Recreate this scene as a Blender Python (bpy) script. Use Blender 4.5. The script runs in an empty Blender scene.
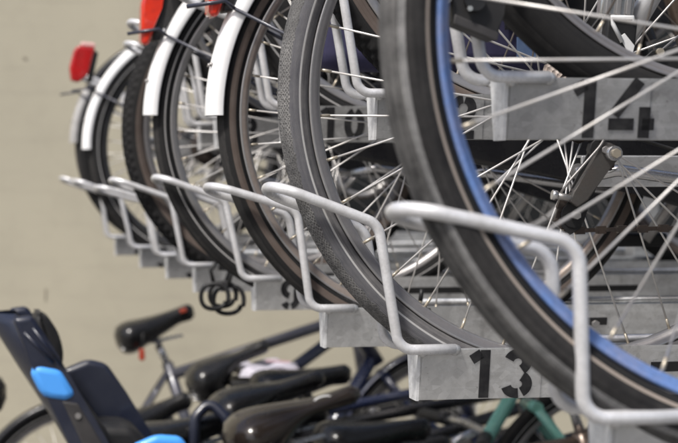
import bpy, bmesh, math, random
from math import sin, cos, pi, radians, atan2, sqrt
from mathutils import Vector, Matrix
random.seed(7)
scene = bpy.context.scene
COL = scene.collection

# ------------------------------------------------------------------ materials
def newmat(name):
    m = bpy.data.materials.new(name); m.use_nodes = True
    nt = m.node_tree; b = nt.nodes['Principled BSDF']
    return m, nt, b

def N(nt, t, **kw):
    n = nt.nodes.new(t)
    for k, v in kw.items():
        if k in n.inputs.keys(): n.inputs[k].default_value = v
        else: setattr(n, k, v)
    return n

def mixc(nt, fac, a, b):
    mx = nt.nodes.new('ShaderNodeMix'); mx.data_type = 'RGBA'
    for s, v in ((0, fac), (6, a), (7, b)):
        if hasattr(v, 'links') or hasattr(v, 'is_linked'): nt.links.new(v, mx.inputs[s])
        else: mx.inputs[s].default_value = v if s == 0 else (*v, 1)
    return mx.outputs[2]

def ramp(nt, src, stops):
    r = nt.nodes.new('ShaderNodeValToRGB'); nt.links.new(src, r.inputs[0])
    el = r.color_ramp.elements
    el[0].position, el[0].color = stops[0][0], (*[stops[0][1]]*3, 1)
    el[1].position, el[1].color = stops[-1][0], (*[stops[-1][1]]*3, 1)
    for p, c in stops[1:-1]:
        e = el.new(p); e.color = (c, c, c, 1)
    return r.outputs[0]

def noise(nt, scale, detail=4, rough=.6, coord='Object', vec=None):
    n = nt.nodes.new('ShaderNodeTexNoise')
    n.inputs['Scale'].default_value = scale; n.inputs['Detail'].default_value = detail
    n.inputs['Roughness'].default_value = rough
    if vec is None:
        tc = nt.nodes.new('ShaderNodeTexCoord'); vec = tc.outputs[coord]
    nt.links.new(vec, n.inputs['Vector'])
    return n.outputs['Fac']

def bump(nt, b, src, strength=.3, dist=.001):
    bp = nt.nodes.new('ShaderNodeBump'); bp.inputs['Strength'].default_value = strength
    bp.inputs['Distance'].default_value = dist
    nt.links.new(src, bp.inputs['Height']); nt.links.new(bp.outputs[0], b.inputs['Normal'])

def grimy(name, col, rough=.5, metal=0.0, dirt=.25, dirtcol=(.12, .10, .08), scale=18, coat=0, bmp=.15, spec=.5):
    """surface with wear: large blotches of dirt and fine grain"""
    m, nt, b = newmat(name)
    n1 = noise(nt, scale, 6, .65); n2 = noise(nt, scale*9, 3, .6)
    f = ramp(nt, n1, [(.42, 0), (.75, dirt)])
    c = mixc(nt, f, col, dirtcol)
    c2 = mixc(nt, ramp(nt, n2, [(.4, 0), (.75, dirt*.6)]), c, tuple(min(1, x*.6) for x in col))
    nt.links.new(c2, b.inputs['Base Color'])
    nt.links.new(ramp(nt, n1, [(.3, max(.02, rough-.1)), (.8, min(1, rough+.15))]), b.inputs['Roughness'])
    b.inputs['Metallic'].default_value = metal
    b.inputs['Specular IOR Level'].default_value = spec
    b.inputs['Coat Weight'].default_value = coat
    bump(nt, b, n2, bmp, .0005)
    return m

def galvanised(name, base=.5, metal=.72, rough=.40):
    m, nt, b = newmat(name)
    tc = nt.nodes.new('ShaderNodeTexCoord')
    v = nt.nodes.new('ShaderNodeTexVoronoi'); v.inputs['Scale'].default_value = 95; v.inputs['Randomness'].default_value = 1
    nt.links.new(tc.outputs['Object'], v.inputs['Vector'])
    sep = nt.nodes.new('ShaderNodeSeparateColor'); nt.links.new(v.outputs['Color'], sep.inputs[0])
    n1 = noise(nt, 9, 8, .7); n2 = noise(nt, 60, 5, .7)
    sp = ramp(nt, sep.outputs[0], [(0, base*.88), (1, base*1.14)])
    mp = nt.nodes.new('ShaderNodeMapping'); mp.inputs['Scale'].default_value = (1, 1, 6)
    nt.links.new(tc.outputs['Object'], mp.inputs[0])
    n4 = noise(nt, 11, 6, .65, vec=mp.outputs[0])
    c = mixc(nt, ramp(nt, n1, [(.42, 0), (.60, .45)]), sp, (base*.62, base*.63, base*.64))
    c = mixc(nt, ramp(nt, n4, [(.50, 0), (.68, .6)]), c, (base*1.35, base*1.37, base*1.38))
    n5 = noise(nt, 26, 5, .6)
    c = mixc(nt, ramp(nt, n5, [(.56, 0), (.68, .45)]), c, (base*.45, base*.44, base*.43))
    c = mixc(nt, ramp(nt, n2, [(.52, 0), (.72, .5)]), c, (base*1.25, base*1.27, base*1.3))
    n3 = noise(nt, 150, 3, .6)
    c = mixc(nt, ramp(nt, n3, [(.66, 0), (.72, .5)]), c, (.12, .11, .10))
    nt.links.new(c, b.inputs['Base Color'])
    nt.links.new(ramp(nt, n1, [(.3, rough-.08), (.75, rough+.15)]), b.inputs['Roughness'])
    b.inputs['Metallic'].default_value = metal
    bump(nt, b, n2, .12, .0006)
    return m

def rubber(name, col, dust=(.22, .21, .20), amount=.5, pattern=None, rough=.8):
    """UV: u = metres round the tyre * 10, v = metres across * 10"""
    m, nt, b = newmat(name)
    tc = nt.nodes.new('ShaderNodeTexCoord'); uv = tc.outputs['UV']
    n1 = noise(nt, 30, 6, .7); n2 = noise(nt, 250, 3, .7)
    mps = nt.nodes.new('ShaderNodeMapping'); mps.inputs['Scale'].default_value = (.25, 9, 1)
    nt.links.new(uv, mps.inputs[0]); ns = noise(nt, 3.2, 5, .7, vec=mps.outputs[0])
    mm = nt.nodes.new('ShaderNodeMath'); mm.operation = 'MULTIPLY_ADD'; mm.inputs[1].default_value = .5
    nt.links.new(n1, mm.inputs[0]); 
    m2 = nt.nodes.new('ShaderNodeMath'); m2.operation = 'MULTIPLY'; m2.inputs[1].default_value = .5; nt.links.new(ns, m2.inputs[0]); nt.links.new(m2.outputs[0], mm.inputs[2])
    f = ramp(nt, mm.outputs[0], [(.38, amount*.12), (.62, amount)])
    c = mixc(nt, f, col, dust)
    h = n2
    if pattern == 'zigzag':
        hs = []
        for ang in (.62, -.62):
            mp = nt.nodes.new('ShaderNodeMapping'); mp.inputs['Rotation'].default_value = (0, 0, ang)
            nt.links.new(uv, mp.inputs[0])
            w = nt.nodes.new('ShaderNodeTexWave'); w.inputs['Scale'].default_value = 10.5; w.bands_direction = 'Y'
            w.inputs['Distortion'].default_value = 3.2; w.inputs['Detail Scale'].default_value = 9; w.inputs['Detail'].default_value = 2
            nt.links.new(mp.outputs[0], w.inputs['Vector']); hs.append(w.outputs['Fac'])
        mn = nt.nodes.new('ShaderNodeMath'); mn.operation = 'MAXIMUM'; nt.links.new(hs[0], mn.inputs[0]); nt.links.new(hs[1], mn.inputs[1])
        e = ramp(nt, mn.outputs[0], [(.80, 0), (.93, .9)])
        wear = noise(nt, 14, 5, .7)
        mu = nt.nodes.new('ShaderNodeMath'); mu.operation = 'MULTIPLY'; nt.links.new(e, mu.inputs[0]); nt.links.new(ramp(nt, wear, [(.38, .1), (.62, 1)]), mu.inputs[1])
        c = mixc(nt, mu.outputs[0], c, tuple(min(1, x*1.25) for x in dust)); h = mn.outputs[0]
    elif pattern == 'rib':
        w = nt.nodes.new('ShaderNodeTexWave'); w.inputs['Scale'].default_value = 22; w.bands_direction = 'Y'
        w.inputs['Distortion'].default_value = .4
        nt.links.new(uv, w.inputs['Vector'])
        c = mixc(nt, ramp(nt, w.outputs['Fac'], [(.0, .5), (.3, 0)]), c, tuple(x*.45 for x in col)); h = w.outputs['Fac']
    elif pattern == 'dash':
        mp = nt.nodes.new('ShaderNodeMapping'); mp.inputs['Rotation'].default_value = (0, 0, .5); mp.inputs['Scale'].default_value = (1, 1, 1)
        nt.links.new(uv, mp.inputs[0])
        w = nt.nodes.new('ShaderNodeTexBrick'); w.inputs['Scale'].default_value = 13; w.inputs['Mortar Size'].default_value = .03
        nt.links.new(mp.outputs[0], w.inputs['Vector'])
        c = mixc(nt, ramp(nt, w.outputs['Fac'], [(.2, 0), (.9, .55)]), c, tuple(x*.35 for x in col)); h = ramp(nt, w.outputs['Fac'], [(0, 1), (1, 0)])
    nt.links.new(c, b.inputs['Base Color']); b.inputs['Roughness'].default_value = rough
    b.inputs['Specular IOR Level'].default_value = .22
    bump(nt, b, h, .6 if pattern else .2, .0008)
    return m

M = {}
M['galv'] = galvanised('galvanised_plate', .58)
M['galv_dark'] = galvanised('galvanised_plate_aged', .44)  # same plate with shade put into the colour, for the upper trays
M['galv_end'] = galvanised('galvanised_end', .72, .15, .5)  # paler base stands in for light caught by the aisle-facing end
M['wire'] = grimy('light_coated_wire', (.70, .70, .715), .34, .3, .6, (.34, .33, .32), 38)
M['paint_black'] = grimy('stencil_paint', (.016, .016, .018), .7, 0, .4, (.08, .08, .08), 60, spec=.2)
M['rub_plain'] = rubber('rubber_plain', (.008, .008, .009), (.028, .027, .026), .5)
M['rub_grey'] = rubber('rubber_dusty', (.052, .052, .058), (.20, .19, .185), .7)
M['rub_greyrib'] = rubber('rubber_ribbed', (.085, .085, .097), (.20, .195, .20), .7, 'rib')
M['rub_zig'] = rubber('rubber_zigzag_tread', (.034, .034, .036), (.21, .205, .20), .55, 'zigzag')
M['rub_dash'] = rubber('rubber_blocks', (.014, .014, .015), (.085, .08, .075), .55, 'dash')
M['rub_worn'] = rubber('rubber_worn_tread', (.016, .016, .017), (.19, .185, .18), .9, 'dash')
M['rub_scuff'] = rubber('rubber_scuffed_edge', (.06, .06, .062), (.34, .335, .33), 1.0, 'dash')
M['rub_side'] = rubber('rubber_side_grime', (.006, .006, .007), (.06, .057, .055), .6)
M['rub_brown'] = rubber('rubber_brown_side', (.075, .056, .047), (.14, .118, .105), .6)
M['rub_tan'] = rubber('rubber_tan_strip', (.33, .28, .24), (.22, .20, .18), .4)
M['reflex'] = grimy('reflective_strip', (.48, .47, .46), .4, .2, .4, (.2, .19, .18), 30)
M['rim_alu'] = grimy('rim_aluminium', (.42, .41, .41), .38, .75, .3, (.25, .22, .2), 25)
M['rim_grey'] = grimy('rim_worn_grey', (.27, .26, .265), .42, .6, .35, (.20, .18, .17), 25)
M['rim_dark'] = grimy('rim_black', (.03, .03, .032), .35, .2, .3, (.1, .1, .1), 25)
M['rim_blue'] = grimy('rim_blue', (.15, .255, .54), .42, .2, .9, (.30, .29, .38), 24, .1)
M['rim_brown'] = grimy('rim_rusty', (.36, .31, .28), .45, .5, .5, (.18, .12, .08), 25)
M['spoke'] = grimy('spoke_steel', (.64, .625, .61), .38, .45, .35, (.35, .28, .2), 40)
M['spoke_dark'] = grimy('spoke_tarnished', (.22, .20, .185), .45, .6, .3, (.2, .12, .07), 40)
M['brass'] = grimy('nipple_brass', (.56, .50, .40), .4, .6, .3, (.2, .15, .1), 60)
M['chrome'] = grimy('chrome', (.62, .62, .63), .22, .9, .25, (.3, .27, .24), 30)
M['dark_steel'] = grimy('dark_steel', (.10, .095, .09), .42, .5, .5, (.08, .06, .05), 40)
M['window'] = grimy('dark_window_pane', (.012, .013, .014), .25, 0, .2, (.03, .03, .03), 3, spec=.3)  # dark sheet for the added panels on the far wall
M['window_frame'] = grimy('dark_window_frame', (.04, .038, .035), .5, 0, .3, (.08, .075, .07), 6)
M['steel'] = grimy('dull_steel', (.36, .35, .345), .4, .75, .4, (.15, .12, .1), 30)
M['black_gloss'] = grimy('black_enamel', (.010, .010, .012), .28, 0, .2, (.04, .038, .035), 20, .25, spec=.4)
M['black_plastic'] = grimy('black_plastic', (.013, .013, .014), .5, 0, .3, (.05, .047, .045), 25, spec=.35)
M['chain'] = grimy('oily_chain', (.06, .05, .045), .4, .6, .5, (.1, .06, .04), 60)
M['white_guard'] = grimy('white_mudguard', (.88, .88, .88), .4, 0, .06, (.5, .48, .44), 12, .2)
M['red_lens'] = grimy('red_lens', (.42, .010, .012), .15, 0, .5, (.12, .004, .006), 45, .6)
M['red_bright'] = grimy('orange_red_lens', (.66, .035, .015), .15, 0, .6, (.30, .008, .006), 60, .6)
M['clear_lens'] = grimy('pale_lens', (.72, .42, .40), .2, 0, .1, (.6, .3, .3), 40, .6)
M['silver_frame'] = grimy('silver_lacquer', (.56, .56, .57), .33, .5, .2, (.25, .22, .2), 15, .3)
M['grey_frame'] = grimy('slate_lacquer', (.05, .052, .07), .35, .2, .25, (.2, .19, .18), 15, .3)
M['blue_frame'] = grimy('midnight_lacquer', (.009, .013, .036), .3, .1, .2, (.1, .1, .12), 15, .4)
M['teal_frame'] = grimy('mint_lacquer', (.20, .47, .39), .3, .1, .18, (.1, .2, .17), 15, .4)
M['brown_frame'] = grimy('brown_metallic', (.16, .12, .095), .3, .5, .3, (.1, .08, .06), 15, .3)
M['saddle_black'] = grimy('saddle_vinyl', (.009, .009, .0095), .24, 0, .2, (.035, .032, .03), 14, .0, spec=.45)
M['saddle_brown'] = grimy('saddle_leather', (.016, .012, .010), .2, 0, .3, (.04, .032, .027), 14, .2, spec=.5)
M['seat_navy'] = grimy('navy_plastic', (.008, .011, .026), .38, 0, .2, (.05, .055, .07), 14, .2)
M['seat_grey'] = grimy('charcoal_plastic', (.028, .026, .027), .5, 0, .25, (.1, .095, .09), 20)
M['pad_blue'] = grimy('bright_blue_pad', (.07, .33, .86), .42, 0, .1, (.05, .2, .5), 20, .1)
M['bag_navy'] = grimy('navy_canvas', (.028, .026, .070), .85, 0, .4, (.016, .016, .04), 30, 0, .4)
M['bag_label'] = grimy('pale_blue_label', (.08, .13, .25), .6, 0, .3, (.2, .3, .4), 60)
M['paper'] = grimy('white_plastic_bag', (.46, .45, .51), .5, 0, .15, (.6, .4, .45), 10)
M['paper_red'] = grimy('pink_print', (.68, .42, .46), .5, 0, .2, (.6, .5, .5), 20)
M['cable_grey'] = grimy('blueblack_rod', (.03, .033, .05), .35, .2, .2, (.1, .1, .1), 30, .2)
M['white_mark'] = grimy('white_marking', (.75, .75, .75), .5, 0, .15, (.4, .4, .4), 40)
M['red_mark'] = grimy('red_marking', (.34, .045, .02), .5, 0, .2, (.2, .05, .03), 40)

def wall_mat():
    m, nt, b = newmat('beige_render')
    n1 = noise(nt, .9, 5, .6); n2 = noise(nt, 7, 6, .7); n3 = noise(nt, 160, 3, .6)
    c = mixc(nt, ramp(nt, n1, [(.3, 0), (.7, .9)]), (.425, .390, .300), (.355, .328, .256))
    c = mixc(nt, ramp(nt, n2, [(.5, 0), (.8, .35)]), c, (.30, .27, .21))
    # scuffs running along the wall
    tc = nt.nodes.new('ShaderNodeTexCoord'); mp = nt.nodes.new('ShaderNodeMapping'); mp.inputs['Scale'].default_value = (1.1, 1, 13)
    nt.links.new(tc.outputs['Object'], mp.inputs[0])
    n4 = noise(nt, 1.6, 4, .6, vec=mp.outputs[0])
    c = mixc(nt, ramp(nt, n4, [(.54, 0), (.78, .28)]), c, (.28, .255, .20))
    nt.links.new(c, b.inputs['Base Color']); b.inputs['Roughness'].default_value = .85
    bump(nt, b, n3, .3, .002)
    return m
M['wall'] = wall_mat()
M['mark'] = grimy('dark_scuff', (.25, .22, .17), .9, 0, .5, (.35, .31, .24), 25)
def ground_mat():
    m, nt, b = newmat('concrete_slab')
    n1 = noise(nt, 1.2, 6, .6); n2 = noise(nt, 40, 5, .7)
    c = mixc(nt, ramp(nt, n1, [(.3, 0), (.7, 1)]), (.24, .23, .21), (.15, .145, .135))
    c = mixc(nt, ramp(nt, n2, [(.4, 0), (.75, .6)]), c, (.10, .095, .09))
    nt.links.new(c, b.inputs['Base Color']); b.inputs['Roughness'].default_value = .88
    bump(nt, b, n2, .4, .004)
    return m
M['ground'] = ground_mat()

# ------------------------------------------------------------------ mesh helpers
class MB:
    """collects shapes in ONE bmesh; material slots by key"""
    def __init__(s): s.bm = bmesh.new(); s.uv = None; s.keys = []
    def slot(s, key):
        if key not in s.keys: s.keys.append(key)
        return s.keys.index(key)
    def quadstrip(s, rings, mat, closed_ring=True, closed_path=False, cap=True, smooth=True):
        k = s.slot(mat); bm = s.bm
        R = [[bm.verts.new(p) for p in ring] for ring in rings]
        n = len(R); m = len(R[0])
        for i in range(n if closed_path else n-1):
            a, b = R[i], R[(i+1) % n]
            for j in range(m if closed_ring else m-1):
                f = bm.faces.new((a[j], a[(j+1) % m], b[(j+1) % m], b[j])); f.material_index = k; f.smooth = smooth
        if cap and closed_ring and not closed_path:
            for ring in (R[0][::-1], R[-1]):
                f = bm.faces.new(ring); f.material_index = k
        return R
    def tube(s, pts, r, mat, seg=10, closed=False, flat=None):
        pts = [Vector(p) for p in pts]; n = len(pts)
        rs = r if isinstance(r, (list, tuple)) else [r]*n
        rings = []; up = None
        for i, p in enumerate(pts):
            a = pts[i-1] if (i > 0 or closed) else p; b = pts[(i+1) % n] if (i < n-1 or closed) else p
            t = (b-a).normalized()
            if up is None:
                up = Vector((0, 0, 1)) if abs(t.z) < .9 else Vector((0, 1, 0))
            u = (up - t*up.dot(t)).normalized(); up = u
            v = t.cross(u)
            fy = flat if flat else 1
            rings.append([p + (u*cos(2*pi*j/seg) + v*fy*sin(2*pi*j/seg))*rs[i] for j in range(seg)])
        s.quadstrip(rings, mat, True, closed)
    def cyl(s, a, b, r, mat, seg=16, r2=None):
        s.tube([a, b], [r, r2 if r2 is not None else r], mat, seg)
    def box(s, c, d, mat, rot=None, bev=0):
        k = s.slot(mat); c = Vector(c)
        res = bmesh.ops.create_cube(s.bm, size=1)
        vs = res['verts']
        for v in vs:
            p = Vector((v.co.x*d[0], v.co.y*d[1], v.co.z*d[2]))
            if rot is not None: p = rot @ p
            v.co = p + c
        fs = set(f for v in vs for f in v.link_faces)
        for f in fs: f.material_index = k
        if bev:
            es = list(set(e for v in vs for e in v.link_edges))
            r = bmesh.ops.bevel(s.bm, geom=es, offset=bev, segments=3, affect='EDGES', profile=.5)
            for f in r['faces']: f.material_index = k; f.smooth = True
    def prism(s, poly, y0, y1, mat, bev=0):
        """poly of (x,z), extruded along y"""
        k = s.slot(mat)
        a = [s.bm.verts.new((x, y0, z)) for x, z in poly]; b = [s.bm.verts.new((x, y1, z)) for x, z in poly]
        fs = [s.bm.faces.new(a), s.bm.faces.new(b[::-1])]
        n = len(poly)
        for i in range(n): fs.append(s.bm.faces.new((a[i], b[i], b[(i+1) % n], a[(i+1) % n])))
        for f in fs: f.material_index = k
        if bev:
            es = list(set(e for f in fs for e in f.edges))
            r = bmesh.ops.bevel(s.bm, geom=es, offset=bev, segments=3, affect='EDGES', profile=.5)
            for f in r['faces']: f.material_index = k; f.smooth = True
    def revolve(s, prof, mats, nseg, a0=0, a1=2*pi, knob=None, closed_prof=False):
        """prof: list of (radius, lateral); axis = Y; mats: per profile segment"""
        if s.uv is None: s.uv = s.bm.loops.layers.uv.new('UVMap')
        full = abs(a1-a0-2*pi) < 1e-6
        na = nseg if full else nseg+1
        d = [0]
        for i in range(1, len(prof)): d.append(d[-1]+math.dist(prof[i], prof[i-1]))
        rows = []
        for i in range(na):
            a = a0+(a1-a0)*i/nseg
            row = []
            for j, (r, y) in enumerate(prof):
                rr = r
                if knob: rr = r+knob(i, j, a)
                row.append(s.bm.verts.new((rr*cos(a), y, rr*sin(a))))
            rows.append(row)
        m = len(prof)
        Rm = max(p[0] for p in prof)
        for i in range(nseg):
            A = rows[i]; B = rows[(i+1) % na]
            for j in range(m if closed_prof else m-1):
                j2 = (j+1) % m
                f = s.bm.faces.new((A[j], A[j2], B[j2], B[j])); f.smooth = True
                f.material_index = s.slot(mats[j] if isinstance(mats, list) else mats)
                ua, ub = (a0+(a1-a0)*i/nseg)*Rm*10, (a0+(a1-a0)*(i+1)/nseg)*Rm*10
                va, vb = d[j]*10, (d[j2] if j2 else d[-1]+.01)*10
                for l, q in zip(f.loops, ((ua, va), (ua, vb), (ub, vb), (ub, va))): l[s.uv].uv = q
    def mesh(s, name):
        me = bpy.data.meshes.new(name)
        bmesh.ops.recalc_face_normals(s.bm, faces=s.bm.faces)
        s.bm.to_mesh(me); s.bm.free()
        for k in s.keys: me.materials.append(M[k])
        return me
    def build(s, name, parent=None, loc=None, rot=None):
        return put(name, s.mesh(name), parent, loc, rot)

def put(name, me, parent=None, loc=None, rot=None):
    o = bpy.data.objects.new(name, me); COL.objects.link(o)
    if parent is not None: o.parent = parent
    if loc is not None: o.location = loc
    if rot is not None: o.rotation_euler = rot
    return o

def thing(name, label, cat, loc=(0, 0, 0), rot=(0, 0, 0), group=None):
    o = bpy.data.objects.new(name, None); COL.objects.link(o); o.empty_display_size = .1
    o.location = loc; o.rotation_euler = rot
    return tag(o, label, cat, group)
def tag(o, label, cat, group=None):
    o['label'] = label; o['category'] = cat
    if group: o['group'] = group
    return o

def fillet(pts, rads, n=6):
    """polyline with rounded corners (rads for interior points)"""
    P = [Vector(p) for p in pts]; out = [P[0]]
    for i in range(1, len(P)-1):
        a, b, c = P[i-1], P[i], P[i+1]
        u = (a-b).normalized(); v = (c-b).normalized()
        ang = u.angle(v)
        r = rads[i-1]; t = min(r/math.tan(ang/2), (a-b).length*.48, (c-b).length*.48)
        r = t*math.tan(ang/2)
        p0 = b+u*t; p1 = b+v*t
        ctr = b+(u+v).normalized()*(r/sin(ang/2))
        e0 = p0-ctr; e1 = p1-ctr
        th = e0.angle(e1)
        for k in range(n+1):
            q = k/n
            out.append(ctr+(e0*sin((1-q)*th)+e1*sin(q*th))/sin(th))
    out.append(P[-1]); return out

# ------------------------------------------------------------------ wheels
SIDE_N = 40
def tyre_mesh(R, r, style, nseg=240):
    b = MB(); prof = []; mats = []
    A = 142; step = 2*A/SIDE_N
    al = [-A+step*i for i in range(SIDE_N+1)]
    for a in al:
        t = radians(a); prof.append((R-r+r*cos(t), r*1.0*sin(t)))
    def band(a):
        x = abs(a)
        if style == 'city_blue':     # wide, beige strip next to the rim
            return 'rub_worn' if x < 56 else ('rub_scuff' if x < 70 else 'rub_side' if x < 113 else ('rub_tan' if x < 124 else 'rub_plain'))
        if style == 'grey_zigzag':
            return 'rub_zig' if x < 64 else ('rub_greyrib' if x < 99 else ('reflex' if x < 110 else 'rub_grey'))
        if style == 'black_brown':
            return 'rub_dash' if x < 60 else ('rub_plain' if x < 84 else ('rub_brown' if x < 124 else 'rub_plain'))
        if style == 'knobby':
            return 'rub_plain' if x < 92 else 'rub_brown'
        if style == 'city_line':
            return 'rub_dash' if x < 60 else ('rub_plain' if x < 100 else ('reflex' if x < 110 else 'rub_plain'))
        return 'rub_dash' if x < 60 else 'rub_plain'
    mats = [band((al[j]+al[j+1])/2) for j in range(SIDE_N)]
    kn = None
    if style == 'knobby':
        nseg = 432
        def kn(i, j, a):
            x = abs(al[j])
            if x > 68: return 0
            cell = (i + 2*(int((al[j]+90)//22) % 2)) % 4
            return .0045 if cell < 2 else -.0015
    elif style == 'grey_zigzag':
        nseg = 480
        def kn(i, j, a):
            x = abs(al[j])
            if x > 66 or x < 4: return 0
            return -.0010 if (i+j*2) % 5 < 2 and (i-j) % 4 < 3 else .0002
    elif style in ('black_brown', 'city_line'):
        nseg = 320
        def kn(i, j, a):
            x = abs(al[j])
            return (-.0012 if (i+int(x/6)) % 5 == 0 and 8 < x < 64 else 0)
    b.revolve(prof, mats, nseg, knob=kn)
    return b.mesh('tyre')

def rim_mesh(Ro, w, mat, ri, edge=None):
    """Ro outer flange radius, ri inner radius"""
    b = MB(); h = w/2
    prof = [(Ro-.006, -h+.004), (Ro, -h+.002), (Ro+.0005, -h), (Ro-.0015, -h-.0008), (Ro-.003, -h), (Ro-.006, -h+.0006), (ri+.006, -h+.0015), (ri+.0025, -h+.004), (ri, -h+.009),
            (ri, h-.009), (ri+.0025, h-.004), (ri+.006, h-.0015), (Ro-.006, h-.0006), (Ro-.003, h), (Ro-.0015, h+.0008), (Ro+.0005, h), (Ro, h-.002), (Ro-.006, h-.004)]
    e = edge or mat
    mats = [e, e, e, e, mat, mat, mat, e, e, e, mat, mat, mat, e, e, e, e, mat]
    b.revolve(prof, mats, 160, closed_prof=True)
    return b.mesh('rim')

def hub_mesh(mat='steel', cassette=True, gear=False):
    b = MB()
    ys = [(-.062, .005), (-.048, .005), (-.047, .008), (-.036, .010), (-.035, .026 if not gear else .034), (-.031, .026 if not gear else .034), (-.029, .016 if not gear else .030),
          (.029, .016 if not gear else .030), (.031, .026 if not gear else .034), (.035, .026 if not gear else .034), (.036, .010), (.048, .008), (.049, .005), (.062, .005)]
    b.revolve([(r, y) for y, r in ys], mat, 28)
    for s in (-1, 1):
        b.cyl((0, s*.056, 0), (0, s*.068, 0), .0095, 'chrome', 6)
    return b.mesh('hub')

_sp = {}
def spoke_meshes(ri, mat, flange=.025):
    key = (round(ri, 4), mat)
    if key in _sp: return _sp[key]
    out = []
    for side, d in ((-1, -1), (1, 1), (-1, 1), (1, -1)):
        if True:
            b = MB()
            off = radians(58)*d          # crossing angle at the flange
            p0 = Vector((flange*cos(off), side*(.034 if d > 0 else .030), flange*sin(off)))
            p1 = Vector((ri+.001, side*.002, 0))
            dr = (p1-p0).normalized()
            b.cyl(p0, p1, .00125, mat, 6)
            b.cyl(p1-dr*.013, p1, .0019, 'brass', 6)
            out.append((side, d, b.mesh('spoke')))
    _sp[key] = out
    return out

def make_wheel(name, parent, loc, R, r, style, rim, rim_in=.014, sp='spoke', n=36, single=True, gear=False, phase=0.0, edge=None, cache={}):
    key = (R, r, style, rim, rim_in, gear, edge)
    Ro = R-2*r*.93
    if key not in cache:
        cache[key] = (rim_mesh(Ro, r*1.25 if r < .022 else .026, rim, Ro-rim_in, edge), tyre_mesh(R, r, style), hub_mesh(gear=gear))
    rm, ty, hb = cache[key]
    w = put(name, rm, parent, loc)       # the rim is the wheel's own mesh
    w.rotation_euler = (0, phase, 0)
    put('tyre', ty, w); put('hub', hb, w)
    if 'valve' not in cache:
        b = MB(); b.cyl((0, 0, 0), (-.030, 0, 0), .0028, 'brass', 8); b.cyl((-.016, 0, 0), (-.034, 0, 0), .0036, 'black_plastic', 8); cache['valve'] = b.mesh('valve')
    va = 2*pi*9.5/36
    put('valve', cache['valve'], w, ((Ro-rim_in)*cos(va), 0, -(Ro-rim_in)*sin(va)), (0, va, 0))
    ms = spoke_meshes(Ro-rim_in, sp)
    if single:
        for i in range(n):
            side, d, me = ms[(i % 4)]
            put('spoke', me, w, rot=(0, 2*pi*i/n, 0))
    else:
        k2 = ('all', round(Ro-rim_in, 4), sp)
        if k2 not in cache:
            b = MB()
            for i in range(n):
                side = -1 if i % 2 else 1; d = 1 if (i//2) % 2 else -1
                a = 2*pi*i/n; off = a+radians(58)*d
                b.cyl((.025*cos(off), side*.032, .025*sin(off)), ((Ro-rim_in)*cos(a), side*.002, (Ro-rim_in)*sin(a)), .001, sp, 5)
            cache[k2] = b.mesh('spokes')
        put('spokes', cache[k2], w)
    return w

# ------------------------------------------------------------------ bicycle
def saddle_mesh(mat, L=.27, W=.16, mark=None, nose_up=.0, classic=False):
    """x from rear (0) to nose (L); z=0 is the top plane"""
    b = MB(); n = 22; seg = 18; rings = []
    for i in range(n+1):
        t = i/n
        sm_ = 3*t*t-2*t**3
        hw = W/2*(1-.74*min(1, sm_*1.05))
        if t < .22: hw *= sqrt(max(.012, 1-((.22-t)/.22)**2.1))
        if t > .9: hw *= sqrt(max(.02, 1-((t-.9)/.1)**2*.88))
        zt = .012*(abs(t-.55)*2)**2 + nose_up*t
        zb = -.118+.070*min(1, t*1.25)
        if classic:
            u_ = min(1, max(0, (t-.22)/.42)); u_ = u_*u_*(3-2*u_); zb = -.112+.078*u_
            zt += .010*sin(pi*min(1, t*1.6))*(t < .625)
        if t < .25:
            q = 1-sqrt(max(0, 1-((.25-t)/.25)**2)); zt -= q*.042; zb += q*.056
        if t > .92:
            q = 1-sqrt(max(0, 1-((t-.92)/.08)**2)); zt -= q*.014; zb += q*.012
        zm = zt-(zt-zb)*.45; ring = []
        for j in range(seg):
            a = 2*pi*j/seg
            cx = cos(a); sz = sin(a)
            y = hw*(abs(cx)**.8)*(1 if cx > 0 else -1)
            ring.append((L*t, y, zm+((zt-zm)*abs(sz)**.8 if sz > 0 else -(zm-zb)*abs(sz)**1.3)))
        rings.append(ring)
    b.quadstrip(rings, mat)
    if mark == 'red':
        b.box((.235, -W*.13, -.008), (.022, .014, .012), 'red_mark', bev=.002)
    if mark == 'oval':
        rr = []
        c = Vector((.225, -.0255, -.006)); 
        pts = [(c.x+.021*cos(a), c.y-.0005+.0*sin(a), c.z+.009*sin(a)) for a in [2*pi*k/20 for k in range(20)]]
        b.tube(pts, .0018, 'white_mark', 6, closed=True)
        b.box(c, (.026, .003, .006), 'white_mark', bev=.001)
    return b

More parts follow.
